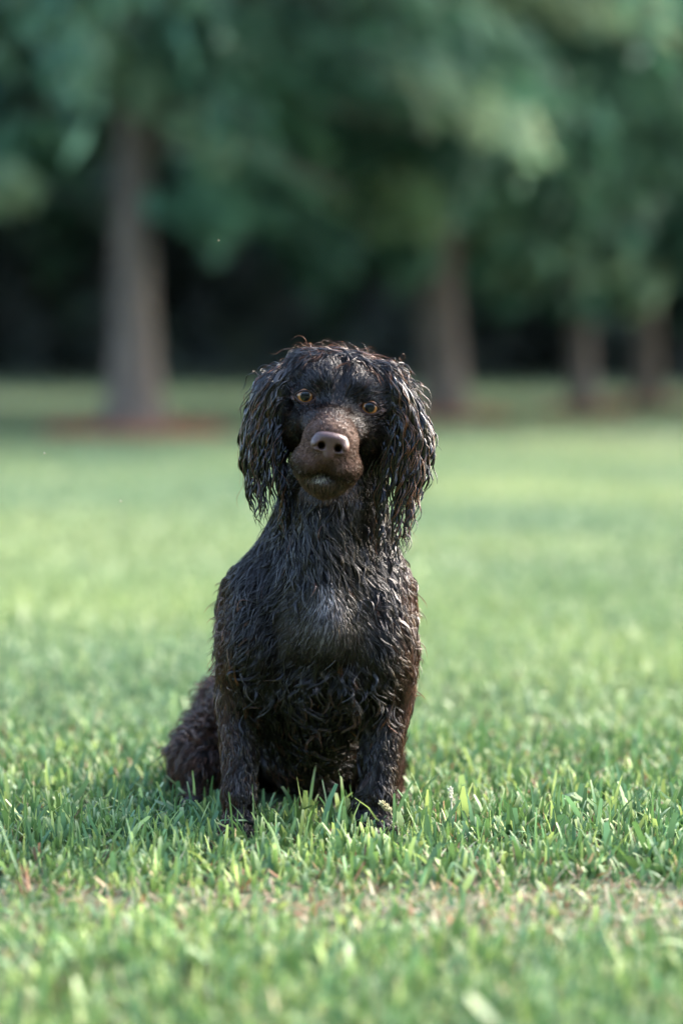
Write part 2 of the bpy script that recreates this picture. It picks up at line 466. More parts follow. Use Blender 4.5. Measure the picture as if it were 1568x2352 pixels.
make_tree('tree', 0.84, 16.5, 10.0, .165, .10, (.0, .0), 3.6, 2.0, 330, 230, .042,
          'dark tree trunk just right of the dog behind its ear', Gt,
          extra=[(830, 190, 16.5, 55, 3), (790, 330, 16.2, 70, 2), (820, 430, 16.2, 65, 3), (950, 490, 16.0, 75, 3), (900, 400, 16.3, 80, 2), (940, 570, 16.2, 60, 1),
                 (1060, 330, 16.6, 80, 2), (1010, 430, 16.5, 60, 1), (1040, 190, 16.8, 80, 1), (900, 80, 17, 90, 1), (980, 240, 16.8, 60, 2), (1010, 540, 16.8, 60, 1)])
make_tree('tree', 2.07, 17.7, 9.5, .105, .06, (.0, .0), 3.2, 2.2, 290, 230, .042,
          'slender tree with low boughs, second from the right', Gt,
          extra=[(1160, 310, 16.5, 65, 3), (1240, 200, 16.4, 65, 3), (1210, 240, 16.6, 60, 2), (1290, 90, 16.6, 80, 2), (1410, 40, 16.6, 60, 3), (1150, 560, 17, 85, 1),
                 (1260, 560, 17, 85, 2), (1370, 600, 17, 85, 2), (1430, 650, 17.2, 65, 2), (1330, 500, 17, 90, 1), (1220, 440, 17, 90, 1), (1130, 450, 17, 80, 1), (1350, 660, 17.2, 55, 1), (1190, 620, 17.2, 50, 1)])
make_tree('tree', 2.97, 20.7, 10.0, .11, .06, (.0, .0), 3.4, 2.2, 290, 230, .045,
          'slender tree nearest the right edge of the lawn', Gt,
          extra=[(1420, 400, 18.5, 70, 2), (1500, 330, 18.5, 80, 1), (1450, 200, 18.6, 90, 1), (1540, 160, 18.6, 70, 1), (1500, 470, 18.6, 80, 1), (1550, 560, 18.6, 60, 0), (1480, 590, 18.8, 50, 1), (1360, 350, 18.6, 60, 2)])
for q, (x, y, lab) in enumerate([(-5.6, 17.0, 'tree beyond the left edge of the view'), (6.6, 21.0, 'tree beyond the right edge of the view')]):
    make_tree('tree', x, y, 10, .2, .08, (0, 0), 3.6, 2.1, 300, 50, .11, lab, Gt)

Gc = 'unseen trees added behind the camera to block light'  # out of view, added to dim front light and reflections on the dog
for x, y, lab in [(-9.5, -15, 'unseen leafy tree added behind the camera to block light, farthest left'), (-3.2, -17, 'unseen leafy tree added behind the camera to block light, left of middle'),
                  (3.0, -16, 'unseen leafy tree added behind the camera to block light, right of middle'), (9.5, -14.5, 'unseen leafy tree added behind the camera to block light, farthest right')]:
    make_tree('tree', x, y, 9.0, .22, .1, (0, 0), 3.8, .6, 300, 40, .16, lab, Gc)

# far-off wood that reads as one dark mass: foliage wall and roof of crowns
n = 1500
c = np.stack([rng.uniform(-46, 46, n), 45 + rng.uniform(0, 8, n), rng.uniform(0, 1, n) ** 1.6 * 14 - .3], -1)
c2 = np.stack([rng.uniform(-22, 22, 380), rng.uniform(32, 46, 380), rng.uniform(5.0, 11, 380)], -1)
c2[:, 2] -= smooth(36, 46, c2[:, 1]) * 2.0
c3 = np.stack([rng.uniform(-46, 46, 1200), rng.uniform(53, 60, 1200), rng.uniform(-.3, 9, 1200)], -1)
c = np.concatenate([c, c2, c3])
rs = rng.uniform(1.0, 1.9, len(c))
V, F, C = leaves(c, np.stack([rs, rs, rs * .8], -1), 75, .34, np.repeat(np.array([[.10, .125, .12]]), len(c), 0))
fw = mesh_np('far_wood', V, F, M_leaf, col=C, shade=False); tag(fw, 'dark dense wood in shade behind the row of trees', 'wood', kind='stuff')

# reddish straw and soil around the trunks
for (x, y), rr in zip(TREES, (.56, .48, .34, .42)):
    K, sd = 7, 40
    a = np.arange(sd) * 2 * math.pi / sd
    rk = np.linspace(.02, 1, K)[:, None] * rr * (1 + .16 * np.sin(a * 3 + x) + .1 * np.sin(a * 7 + y))[None]
    zz = .022 * (1 - np.linspace(0, 1, K) ** 2)[:, None] + np.zeros((K, sd)) - .006
    X, Y_ = x + np.cos(a)[None] * rk, y + np.sin(a)[None] * rk
    V = np.stack([X, Y_, ground_z(X, Y_) + zz + .012], -1).reshape(-1, 3); F = grid_faces(1, K, sd)
    col = np.array([0.20, 0.088, 0.055]) * rng.uniform(.6, 1.3, (len(V), 1))
    n = 2600
    r = rr * 1.05 * np.sqrt(rng.random(n)); az = rng.uniform(0, 6.283, n)
    px, py = x + r * np.cos(az), y + r * np.sin(az)
    pz = ground_z(px, py) + .022 * np.clip(1 - (r / rr) ** 2, 0, 1) + .02
    d = rng.normal(size=(n, 3)); d[:, 2] *= .25; d = norm(d) * rng.uniform(.05, .11, (n, 1))
    c0 = np.stack([px, py, pz], -1)
    v2, f2 = tubes(np.stack([c0 - d, c0, c0 + d], 1), np.full((n, 3), .004), 3)
    c2 = np.repeat(np.array([0.30, 0.13, 0.075]) * rng.uniform(.5, 1.4, (n, 1)), 9, 0)
    o = mesh_np('pine_straw', np.concatenate([V, v2]), np.concatenate([F, f2 + len(V)]), M_straw, col=np.concatenate([col, c2]))
    tag(o, 'reddish brown straw and soil ringing the foot of a tree', 'straw', 'straw rings around the tree trunks', kind='stuff')

# ================================================================== THE DOG
# ---- signed distance grid, finer around the head
def axis(segs):
    out = []
    for a, b_, s in segs:
        out.append(np.arange(a, b_, s))
    return np.unique(np.round(np.concatenate(out), 6)).astype(np.float32)

class SDF:
    def __init__(s, X, Y, Z):
        s.ax = (X, Y, Z); s.f = np.full((len(X), len(Y), len(Z)), 0.06, np.float32)
    def sub(s, c, ext):
        sl_ = []
        for q in range(3):
            a0, a1 = np.searchsorted(s.ax[q], [c[q] - ext[q], c[q] + ext[q]])
            sl_.append(slice(a0, max(a1, a0 + 1)))
        pts = np.stack(np.meshgrid(s.ax[0][sl_[0]], s.ax[1][sl_[1]], s.ax[2][sl_[2]], indexing='ij'), -1)
        return tuple(sl_), pts
    def add(s, sl_, d, k, cut=False):
        f = s.f[sl_]
        if cut:   # smooth max(f, -d)
            h = np.clip(.5 - .5 * (f + d) / k, 0, 1)
            s.f[sl_] = f * (1 - h) - d * h + k * h * (1 - h)
        else:
            h = np.clip(.5 + .5 * (f - d) / k, 0, 1)
            s.f[sl_] = f * (1 - h) + d * h - k * h * (1 - h)
    def ell(s, c, r, R=None, k=.02, cut=False):
        c = np.asarray(c, float); r = np.asarray(r, float)
        R = np.eye(3) if R is None else R                 # rows = local axes in world
        ext = np.abs(R.T * r[None]).sum(1) + .045
        sl_, p = s.sub(c, ext)
        q = (p - c) @ R.T
        k0 = np.linalg.norm(q / r, axis=-1); k1 = np.linalg.norm(q / (r * r), axis=-1)
        d = np.where(k1 > 1e-6, k0 * (k0 - 1) / np.maximum(k1, 1e-6), -r.min())
        s.add(sl_, d.astype(np.float32), k, cut)
    def cone(s, a, ra, b_, rb, k=.02, cut=False):
        a = np.asarray(a, float); b_ = np.asarray(b_, float)
        c = (a + b_) / 2; ext = np.abs(b_ - a) / 2 + max(ra, rb) + .045
        sl_, p = s.sub(c, ext)
        ba = b_ - a; t_ = np.clip(((p - a) @ ba) / (ba @ ba), 0, 1)
        d = np.linalg.norm(p - a - t_[..., None] * ba, axis=-1) - (ra + (rb - ra) * t_)
        s.add(sl_, d.astype(np.float32), k, cut)
    def surface(s):
        f = s.f; X, Y, Z = s.ax
        neg = f < 0
        nx, ny, nz = f.shape
        cnt = np.zeros((nx - 1, ny - 1, nz - 1), np.int8)
        for a in (0, 1):
            for b_ in (0, 1):
                for c in (0, 1):
                    cnt += neg[a:nx - 1 + a, b_:ny - 1 + b_, c:nz - 1 + c]
        act = (cnt > 0) & (cnt < 8)
        I, J, K = np.nonzero(act)
        idx = np.full(act.shape, -1, np.int64); idx[I, J, K] = np.arange(len(I))
        acc = np.zeros((len(I), 3)); w = np.zeros(len(I))
        cor = [(a, b_, c) for a in (0, 1) for b_ in (0, 1) for c in (0, 1)]
        for p0 in cor:
            for q in range(3):
                if p0[q]: continue
                p1 = list(p0); p1[q] = 1
                f0 = f[I + p0[0], J + p0[1], K + p0[2]]; f1 = f[I + p1[0], J + p1[1], K + p1[2]]
                m = (f0 < 0) != (f1 < 0)
                t_ = f0 / np.where(m, f0 - f1, 1)
                c0 = np.stack([X[I + p0[0]], Y[J + p0[1]], Z[K + p0[2]]], -1).astype(float)
                c1 = np.stack([X[I + p1[0]], Y[J + p1[1]], Z[K + p1[2]]], -1)
                acc += np.where(m[:, None], c0 + (c1 - c0) * t_[:, None], 0); w += m
        V = acc / w[:, None]
        Fs = []
        for q in range(3):
            sl0 = [slice(None)] * 3; sl1 = [slice(None)] * 3
            sl0[q] = slice(0, -1); sl1[q] = slice(1, None)
            m = neg[tuple(sl0)] != neg[tuple(sl1)]
            u_, v_ = (q + 1) % 3, (q + 2) % 3
            e = np.array(np.nonzero(m)).T
            e = e[(e[:, u_] > 0) & (e[:, v_] > 0) & (e[:, u_] < f.shape[u_] - 1) & (e[:, v_] < f.shape[v_] - 1)]
            def cell(du, dv):
                c = e.copy(); c[:, u_] += du; c[:, v_] += dv
                return idx[c[:, 0], c[:, 1], c[:, 2]]
            F = np.stack([cell(-1, -1), cell(0, -1), cell(0, 0), cell(-1, 0)], -1)
            flip = ~neg[e[:, 0], e[:, 1], e[:, 2]]
            F[flip] = F[flip][:, ::-1]
            Fs.append(F)
        F = np.concatenate(Fs)
        F = F[(F >= 0).all(1)]
        for _ in range(2):      # light smoothing
            s_ = np.zeros_like(V); n_ = np.zeros(len(V))
            for a, b_ in ((0, 1), (1, 2), (2, 3), (3, 0)):
                np.add.at(s_, F[:, a], V[F[:, b_]]); np.add.at(n_, F[:, a], 1)
                np.add.at(s_, F[:, b_], V[F[:, a]]); np.add.at(n_, F[:, b_], 1)
            V = V * .6 + .4 * s_ / np.maximum(n_, 1)[:, None]
        return V, F
    def sample(s, p):
        """distance and outward normal at points"""
        sh = p.shape[:-1]; p = p.reshape(-1, 3)
        ii, ff = [], []
        for q in range(3):
            a = s.ax[q]; i_ = np.clip(np.searchsorted(a, p[:, q]) - 1, 0, len(a) - 2)
            ii.append(i_); ff.append(np.clip((p[:, q] - a[i_]) / (a[i_ + 1] - a[i_]), 0, 1))
        c = {}
        for a in (0, 1):
            for b_ in (0, 1):
                for d in (0, 1):
                    c[a, b_, d] = s.f[ii[0] + a, ii[1] + b_, ii[2] + d]
        x, y, z = ff
        l = lambda a, b_, t_: a * (1 - t_) + b_ * t_
        v = l(l(l(c[0,0,0], c[1,0,0], x), l(c[0,1,0], c[1,1,0], x), y), l(l(c[0,0,1], c[1,0,1], x), l(c[0,1,1], c[1,1,1], x), y), z)
        h = [s.ax[q][ii[q] + 1] - s.ax[q][ii[q]] for q in range(3)]
        gx_ = (l(l(c[1,0,0], c[1,1,0], y), l(c[1,0,1], c[1,1,1], y), z) - l(l(c[0,0,0], c[0,1,0], y), l(c[0,0,1], c[0,1,1], y), z)) / h[0]
        gy_ = (l(l(c[0,1,0], c[1,1,0], x), l(c[0,1,1], c[1,1,1], x), z) - l(l(c[0,0,0], c[1,0,0], x), l(c[0,0,1], c[1,0,1], x), z)) / h[1]
        gz_ = (l(l(c[0,0,1], c[1,0,1], x), l(c[0,1,1], c[1,1,1], x), y) - l(l(c[0,0,0], c[1,0,0], x), l(c[0,1,0], c[1,1,0], x), y)) / h[2]
        nrm = norm(np.stack([gx_, gy_, gz_], -1))
        return v.reshape(sh), nrm.reshape(sh + (3,))

D = SDF(axis([(-.26, -.13, .004), (-.13, .13, .002), (.13, .20, .004)]),
        axis([(-.14, -.125, .004), (-.125, .07, .002), (.07, .60, .006)]),
        axis([(-.02, .39, .004), (.39, .63, .002)]))
def px(r, Y=0.): return r * (Y - CAMY) / FPX

# head frame
ROLL = math.radians(10.0)
HR = np.array([math.cos(ROLL), 0, -math.sin(ROLL)]); HU = np.array([math.sin(ROLL), 0, math.cos(ROLL)]); HF = np.array([0, -1., 0])
HY = 0.0
O = P(775, 922, HY)
HM = np.stack([HR, HF, HU])
def H(a, b_, c): return O + a * HR + b_ * HF + c * HU
def toH(p): return (p - O) @ HM.T

# torso
D.ell(P(728, 1480, .10), (.084, .11, .130), k=.03)
D.cone(P(700, 1240, .09), .036, P(598, 1370, .085), .040, k=.035)
D.cone(P(812, 1240, .09), .036, P(866, 1360, .085), .040, k=.035)
D.cone(P(728, 1450, .12), .085, P(690, 1700, .36), .105, k=.04)
D.ell(P(735, 1430, .03), (.060, .055, .075), k=.03)                       # breast
for sx_, sp in ((-1, 586), (1, 868)):
    D.ell(P(sp, 1478, .065), (.042, .07, .092), k=.03)                    # shoulder
    D.cone(P(sp + 8 * sx_ * -1, 1500, .035), .043, P(sp - 4 * sx_, 1625, .055), .030, k=.025)
D.cone(P(552, 1620, .055), .027, P(550, 1830, .005), .0160, k=.015)        # forearms
D.cone(P(890, 1620, .055), .026, P(870, 1830, .005), .0150, k=.015)
for cx_, dx in ((550, -1), (865, 1)):
    D.cone(P(cx_, 1830, .005), .0165, P(cx_, 1885, .0), .0165, k=.012)
    D.ell(P(cx_ - 2, 1908, -.018), (.023, .036, .016), k=.012)
    for tx in (-1.5, -.5, .5, 1.5):                                       # toes
        D.ell(P(cx_ - 2 + tx * 20, 1915, -.045 + abs(tx) * .006), (.0075, .014, .010), k=.004)
# belly between the legs, haunches, hind feet
D.ell(P(715, 1640, .18), (.070, .10, .085), k=.03)
D.cone(P(548, 1640, .30), .055, P(468, 1750, .24), .036, k=.03)
D.ell(P(458, 1775, .235), (.034, .075, .050), k=.03)
D.cone(P(450, 1835, .26), .020, P(440, 1862, .12), .019, k=.02)
D.ell(P(865, 1760, .25), (.034, .08, .07), k=.03)
D.cone(P(875, 1845, .26), .018, P(878, 1862, .12), .018, k=.02)
D.cone(P(640, 1800, .42), .03, P(560, 1850, .55), .012, k=.03)            # tail lying behind
# neck
D.cone(P(738, 1380, .075), .072, P(763, 1130, .075), .051, k=.04)
D.cone(P(765, 1150, .075), .055, H(0, -.07, -.01), .050, k=.03)
D.cone(P(742, 1330, .015), .030, P(752, 1160, .02), .028, k=.03)         # throat
D.cone(P(748, 1300, .025), .024, P(748, 1440, -.002), .032, k=.03)                # breastbone
for s_ in (-1, 1):
    D.cone(P(748 + s_ * 62, 1330, -.03), .010, P(748 + s_ * 105, 1500, -.045), .010, k=.03, cut=True)
    D.ell(P(748 + s_ * 52, 1570, .015), (.026, .028, .026), k=.02)
# skull and face
D.ell(H(0, -.058, .006), (.058, .070, .050), HM, k=.015)
D.ell(H(0, -.040, .020), (.050, .040, .034), HM, k=.015)
for s_ in (-1, 1):
    D.ell(H(s_ * .029, -.020, .020), (.020, .018, .014), HM, k=.012)         # brow
    D.ell(H(s_ * .041, -.045, -.035), (.024, .045, .036), HM, k=.02)         # cheek
    D.ell(H(s_ * .024, -.004, -.030), (.020, .03, .020), HM, k=.014)
    D.ell(H(s_ * .0395, -.013, -.0005), (.0175, .0148, .0142), HM, k=.006)
    D.ell(H(s_ * .044, -.060, .030), (.022, .040, .022), HM, k=.015)     # lids
D.cone(H(0, -.014, -.014), .022, H(0, .060, -.046), .025, k=.014)
D.ell(H(0, .052, -.044), (.031, .034, .019), HM, k=.012)            # bridge
D.ell(H(0, .048, -.062), (.033, .036, .020), HM, k=.012)
for s_ in (-1, 1):
    D.ell(H(s_ * .0205, .051, -.0755), (.0185, .030, .0150), HM, k=.009)          # flews
    D.ell(H(s_ * .0275, .028, -.077), (.0130, .034, .0165), HM, k=.010)
D.cone(H(0, .0, -.085), .030, H(0, .030, -.093), .020, k=.006)
D.ell(H(0, .034, -.095), (.029, .027, .0125), HM, k=.004)               # lower jaw
D.ell(H(0, .046, -.097), (.021, .018, .0105), HM, k=.005)
D.cone(H(0, .094, -.068), .0022, H(0, .090, -.083), .0022, k=.004, cut=True)  # philtrum
for s_ in (-1, 1):                                                             # mouth line
    D.cone(H(0, .084, -.0880), .0026, H(s_ * .024, .080, -.0925), .0032, k=.003, cut=True)
    D.cone(H(s_ * .024, .080, -.0925), .0032, H(s_ * .043, .045, -.0975), .0032, k=.003, cut=True)
D.cone(H(0, .02, .004), .007, H(0, -.012, .048), .004, k=.014, cut=True)       # furrow up the forehead
for s_ in (-1, 1):
    er = np.array([HR * math.cos(s_ * .12) + HU * math.sin(s_ * -.12), HF, HU * math.cos(s_ * .12) - HR * math.sin(s_ * -.12)])
    D.ell(H(s_ * .0395, .002, -.0018), (.0128, .019, .0088), er, k=.003, cut=True)
for s_ in (-1, 1):
    D.ell(H(s_ * .0215, .016, .006), (.0085, .012, .012), HM, k=.012, cut=True)
for s_ in (-1, 1):
    D.cone(H(s_ * .0098, .11, -.052), .0042, H(s_ * .0098, .072, -.052), .0036, k=.002, cut=True)
# ear flaps
ye = np.array([0.012])
D.ell(P(614, 955, .030), (.022, .011, .052), k=.015)
D.cone(P(655, 880, .035), .016, P(622, 905, .03), .014, k=.02)
D.ell(P(918, 975, .030), (.027, .011, .056), k=.015)
D.cone(P(885, 880, .035), .016, P(908, 915, .03), .014, k=.02)

BV, BF = D.surface()
q = toH(BV)
DARK = np.array([0.004, 0.0028, 0.0023])
MUZ = np.array([0.075, 0.040, 0.027])
mw = (smooth(.018, .045, q[:, 1]) * smooth(.06, .045, np.abs(q[:, 0])) * (BV[:, 2] > .40))[:, None]
bc = DARK * (1 - mw) + MUZ * .7 * mw
root = empty('dog', (-0.03, 0.1, 0))
tag(root, 'wet dark brown spaniel sitting on the grass and looking at the camera', 'dog')
body = mesh_np('body', BV, BF, M_skin, root, col=bc)

# ---- eyes, lids, nose
def sphere(name, c, r, mat, parent, scale=(1, 1, 1), seg=40):
    th = np.linspace(0, math.pi, seg // 2 + 1)[1:-1]; ph = np.arange(seg) * 2 * math.pi / seg
    TH, PH = np.meshgrid(th, ph, indexing='ij')
    # poles on the y axis
    V = np.stack([np.sin(TH) * np.cos(PH), -np.cos(TH), np.sin(TH) * np.sin(PH)], -1).reshape(-1, 3) * r * np.array(scale)
    n_ = len(th)
    F = grid_faces(1, n_, seg).tolist()
    V = np.concatenate([V, [[0, -r * scale[1], 0], [0, r * scale[1], 0]]])
    a, b_ = len(V) - 2, len(V) - 1
    F = [f[::-1] for f in F]
    F += [[k, (k + 1) % seg, a] for k in range(seg)]
    F += [[(n_ - 1) * seg + (k + 1) % seg, (n_ - 1) * seg + k, b_] for k in range(seg)]
    me = bpy.data.meshes.new(name); me.from_pydata(V.tolist(), [], F); me.materials.append(mat)
    me.polygons.foreach_set('use_smooth', np.ones(len(F), bool))
    o = bpy.data.objects.new(name, me); COL.objects.link(o)
    o.parent = parent; o.location = Vector(c) - parent.location
    return o

ER = .0145
for s_ in (-1, 1):
    ec = H(s_ * .0395, -.0136, -.0005)
    e = sphere('eye', ec, ER, M_eye, root)
    e.rotation_euler = (math.radians(-4), 0, math.radians(-2))
    # lid rim: almond ring lying on the eyeball
    K = 40
    a = np.linspace(0, 2 * math.pi, K, endpoint=False)
    ea, ec_ = .0122 * np.cos(a), np.where(np.sin(a) > 0, .0066, .0086) * np.sin(a) * (1 - .25 * np.cos(a) ** 2)
    ti = -s_ * .10
    la = ea * math.cos(ti) - ec_ * math.sin(ti); lc = ea * math.sin(ti) + ec_ * math.cos(ti)
    lb = np.sqrt(np.maximum((ER + .0004) ** 2 - la ** 2 - lc ** 2, 1e-6))
    ring = ec + la[:, None] * HR + lb[:, None] * HF + lc[:, None] * HU
    ring = np.concatenate([ring, ring[:2]])[None]
    rr = np.full((1, K + 2), .0011); rr[0, :] *= 1 + .35 * (np.sin(np.r_[a, a[:2]]) < 0)
    V, F = tubes(ring, rr, 8)
    lid = mesh_np('eyelid', V, F, M_rim, root)
    lid.parent = e; lid.matrix_parent_inverse = Matrix.Identity(4)
    e.rotation_euler = (0, 0, 0)
    lid.location = -Vector(ec)

N0 = H(0, .086, -.050)
g3 = SDF(*[np.arange(N0[q_] - .032, N0[q_] + .032, .0009).astype(np.float32) for q_ in range(3)])
g3.f[:] = .05
g3.ell(H(0, .080, -.0475), (.0215, .0125, .0125), HM, k=.004)
g3.ell(H(0, .0835, -.041), (.0185, .0105, .0060), HM, k=.006)
g3.ell(H(0, .080, -.061), (.0080, .0100, .0080), HM, k=.006)
for s_ in (-1, 1):
    g3.ell(H(s_ * .0135, .082, -.051), (.0095, .0105, .0095), HM, k=.004)
for s_ in (-1, 1):
    g3.ell(H(s_ * .0098, .088, -.0518), (.0050, .0260, .0048), HM, k=.0025, cut=True)
    g3.cone(H(s_ * .010, .093, -.0535), .0028, H(s_ * .0225, .088, -.0560), .0012, k=.002, cut=True)
g3.cone(H(0, .0955, -.049), .0009, H(0, .0925, -.069), .0013, k=.002, cut=True)
V, F = g3.surface()
mesh_np('nose', V, F, M_nose, root)
# pink lip showing at the corner and the pale spot under the nose
def lump(name, pts, rad, mat):
    V, F = tubes(np.array([pts]), np.array([rad]), 8)
    return mesh_np(name, V, F, mat, root)

# ------------------------------------------------------------------ fur
tri = BF
p4 = BV[BF]
fc = p4.mean(1)
fn = np.cross(p4[:, 2] - p4[:, 0], p4[:, 3] - p4[:, 1]); farea = np.linalg.norm(fn, axis=1) / 2
fq = toH(fc)
fpx, fpy = unP(fc)

def pick(wt, n):
    w = farea * wt; w = w / w.sum()
    k = rng.choice(len(w), n, p=w)
    a, b_ = rng.random((n, 1)), rng.random((n, 1))
    c = p4[k]
    return (c[:, 0] * (1 - a) + c[:, 1] * a) * (1 - b_) + (c[:, 3] * (1 - a) + c[:, 2] * a) * b_

def grow(root_, flow, L, K, lift, grav, curlA, curlT, off=.0008):
    """guide strands: flow (N,3) world field at root, L length, lift off the skin, grav pull, curl amplitude and turns"""
    N = len(root_)
    pts = np.empty((N, K, 3)); p = root_.copy(); pts[:, 0] = p
    d0, n0 = D.sample(p)
    fl = flow - n0 * (flow * n0).sum(-1, keepdims=True); fl = norm(fl)
    side = np.cross(fl, n0)
    ph = rng.uniform(0, 6.283, N); step = (L / (K - 1))[:, None]
    handed = np.where(rng.random(N) < .5, -1, 1)
    dirv = fl
    for k in range(1, K):
        t_ = k / (K - 1)
        dist, nn = D.sample(p)
        tang = dirv - nn * (dirv * nn).sum(-1, keepdims=True)
        ang = curlT * 6.283 * t_ + ph
        dv = tang * 1.0 + nn * (lift * (1 - t_))[:, None] + side * (curlA * np.cos(ang) * handed)[:, None] + nn * (curlA * .5 * np.sin(ang))[:, None]
        dv[:, 2] -= grav * (.3 + t_)
        dv = norm(dv)
        p = p + dv * step
        dist, nn = D.sample(p)
        push = np.maximum(off - dist, 0)
        p = p + nn * np.minimum(push, .01)[:, None]
        pts[:, k] = p
        dirv = norm(norm(dirv) * .6 + dv * .4)
    return pts

def clump(guides, m, spread, close, jitter=.0):
    """m strands around each guide that close on it towards the tip"""
    N, K, _ = guides.shape
    off_ = rng.normal(size=(N, m, 1, 3)) * np.asarray(spread).reshape(-1, 1, 1, 1)
    T = norm(guides[:, 1] - guides[:, 0])[:, None, None]
    off_ -= T * (off_ * T).sum(-1, keepdims=True)
    t_ = np.linspace(0, 1, K)[None, None, :, None]
    w = 1 - close * t_ ** 1.1
    jit = rng.normal(size=(N, m, 1, 3)) * jitter * t_ ** 1.5
    out = guides[:, None] + off_ * w + jit
    # uneven lengths
    out = out.reshape(N * m, K, 3)
    d, nn = D.sample(out)
    out = out + nn * np.clip(.0004 - d, 0, .006)[..., None]
    return out

def shade(N, K, base, tip, tipamt, var=.3):
    t_ = np.linspace(0, 1, K)[None, :, None]
    a = np.asarray(tipamt).reshape(-1, 1, 1) * smooth(.3, 1.0, t_)
    c = np.asarray(base).reshape(-1, 1, 3) * (1 - a) + np.asarray(tip).reshape(-1, 1, 3) * a
    c = np.broadcast_to(c, (N, K, 3)) * rng.uniform(1 - var, 1 + var, (N, 1, 1))
    return c

RUST = np.array([0.26, 0.090, 0.030]); BROWN = np.array([0.052, 0.025, 0.015]); BLK = np.array([0.0048, 0.0031, 0.0025])
class Fur:
    def __init__(s): s.parts = []
    def add(s, paths, r0, col, taper=.75, sides=3):
        N, K, _ = paths.shape
        t_ = np.linspace(0, 1, K)[None]
        rad = np.asarray(r0).reshape(-1, 1) * np.clip(1.02 - t_ ** 2.2, .06, 1) * (.75 + .25 * np.sin(np.minimum(t_ * 2, 1) * math.pi / 2))
        rad = np.broadcast_to(rad, (N, K))
        V, F = tubes(paths, rad, sides)
        s.parts.append((V, F, np.repeat(col[:, :, None], sides, 2).reshape(-1, 3)))
    def build(s, name, mat, parent):
        V, F, C = join(s.parts)
        return mesh_np(name, V, F, mat, parent, col=C)

is_ear = ((fpx < 650) | (fpx > 895)) & (fpy > 840) & (fpy < 1120) & (fc[:, 2] > .38)
headish = (fc[:, 2] > P(760, 1150, 0)[2]) & ~is_ear
eye_clear = np.minimum(np.hypot(fq[:, 0] - .0395, 1.4 * (fq[:, 2] + .0015)), np.hypot(fq[:, 0] + .0395, 1.4 * (fq[:, 2] + .0015))) > .0122
nose_clear = ~((np.abs(fq[:, 0]) < .018) & (fq[:, 1] > .074) & (fq[:, 2] > -.062) & (fq[:, 2] < -.036))
NT = np.array([0, .10, -.047])

def head_flow(p):
    q_ = toH(p)
    f = norm(q_ - NT)
    # over the forehead hair fans up and outwards; cheeks sweep back and down
    up_ = smooth(-.01, .03, q_[:, 2]) * smooth(.03, -.02, q_[:, 1])
    f = f + up_[:, None] * np.stack([q_[:, 0] * 14, -.4 + 0 * up_, .7 + 0 * up_], -1)
    ck = smooth(-.015, -.04, q_[:, 2]) * smooth(.03, 0, q_[:, 1])
    f = f + ck[:, None] * np.stack([0 * ck, 0 * ck, -.7 + 0 * ck], -1)
    return norm(f) @ HM

coat = Fur(); under = Fur()
# short face fur
face_w = (headish & eye_clear & nose_clear & (fq[:, 1] > -.075)).astype(float)
n = 13000
r_ = pick(face_w * (1 + 1.5 * (fq[:, 1] > .02)), n)
q = toH(r_)
muz = smooth(.012, .045, q[:, 1]) * smooth(.065, .05, np.abs(q[:, 0])) * smooth(-.110, -.100, q[:, 2]) * smooth(-.004, -.036, q[:, 2] + rng.normal(0, .006, n)) * (1 - .35 * smooth(-.090, -.096, q[:, 2])) * (.62 + .75 * vnoise(r_, 75))
muz = muz * (1 - .62 * smooth(.030, .056, np.hypot(q[:, 0], (q[:, 2] + .044) * 1.15)))
fore = smooth(.0, .03, q[:, 2]) * (1 - muz)
L = .0075 * (1 - muz) + .0050 * muz + .010 * fore
L = L * rng.uniform(.7, 1.3, n)
gd = grow(r_, head_flow(r_) + rng.normal(0, .10, (n, 3)), L, 5, np.full(n, .16), .12, .10 + .25 * fore, np.full(n, .6), off=.0006)
st = clump(gd, 4, .0011, .75, .0006)
cb = BLK * (1 - muz[:, None]) + np.array([0.088, 0.050, 0.036]) * muz[:, None]
cb = cb + (rng.random((n, 1)) < .2) * BROWN * .5
rx_, ry_ = unP(r_)
mo = np.interp(rx_, [655, 668, 700, 735, 780, 830], [1078, 1088, 1092, 1083, 1098, 1110])
lipd = (np.exp(-((ry_ - mo) / 5.0) ** 2) * (q[:, 1] > .03) * (q[:, 0] > -.05))[:, None]
cb = cb * (1 - .9 * lipd) * (1 + .5 * (vnoise(r_, 90) - .5))[:, None]
wh = np.exp(-((rx_ - 738) / 15) ** 4 - ((ry_ - 1096) / 8) ** 4)[:, None] * (q[:, 1] > .03)[:, None]
cb = cb * (1 - wh) + np.array([.36, .32, .27]) * wh
pk = np.exp(-((rx_ - 803) / 18) ** 4 - ((ry_ - 1121 + (rx_ - 803) * .25) / 8) ** 4)[:, None] * (q[:, 1] > -.01)[:, None]
cb = cb * (1 - pk) + np.array([.26, .15, .11]) * pk
ring_ = np.minimum(np.hypot(q[:, 0] - .0395, 1.25 * q[:, 2]), np.hypot(q[:, 0] + .0395, 1.25 * q[:, 2]))
rg_ = (smooth(.0165, .0125, ring_) * (q[:, 2] < .004))[:, None]
cb = cb * (1 - rg_) + np.array([.17, .10, .085]) * rg_
mk = np.repeat(muz * rng.random(n) ** .4 > .30, 4)
cc_ = shade(len(st), 5, np.repeat(cb, 4, 0), np.repeat(cb, 4, 0) * 1.6, .6)
under.add(st[mk], .00034, cc_[mk]); coat.add(st[~mk], .00034, cc_[~mk])
# chin and lip fringe
m_ = headish & (fq[:, 2] < -.085) & (fq[:, 1] > -.02)
r_ = pick(m_.astype(float), 1100)
gd = grow(r_, np.tile([0., .2, -1.], (1100, 1)), rng.uniform(.008, .017, 1100), 5, np.full(1100, .25), .4, .15, np.full(1100, .5))
st = clump(gd, 5, .0010, .8)
coat.add(st, .00034, shade(len(st), 5, np.array([0.035, .020, .014]), np.array([.13, .07, .045]), .6))
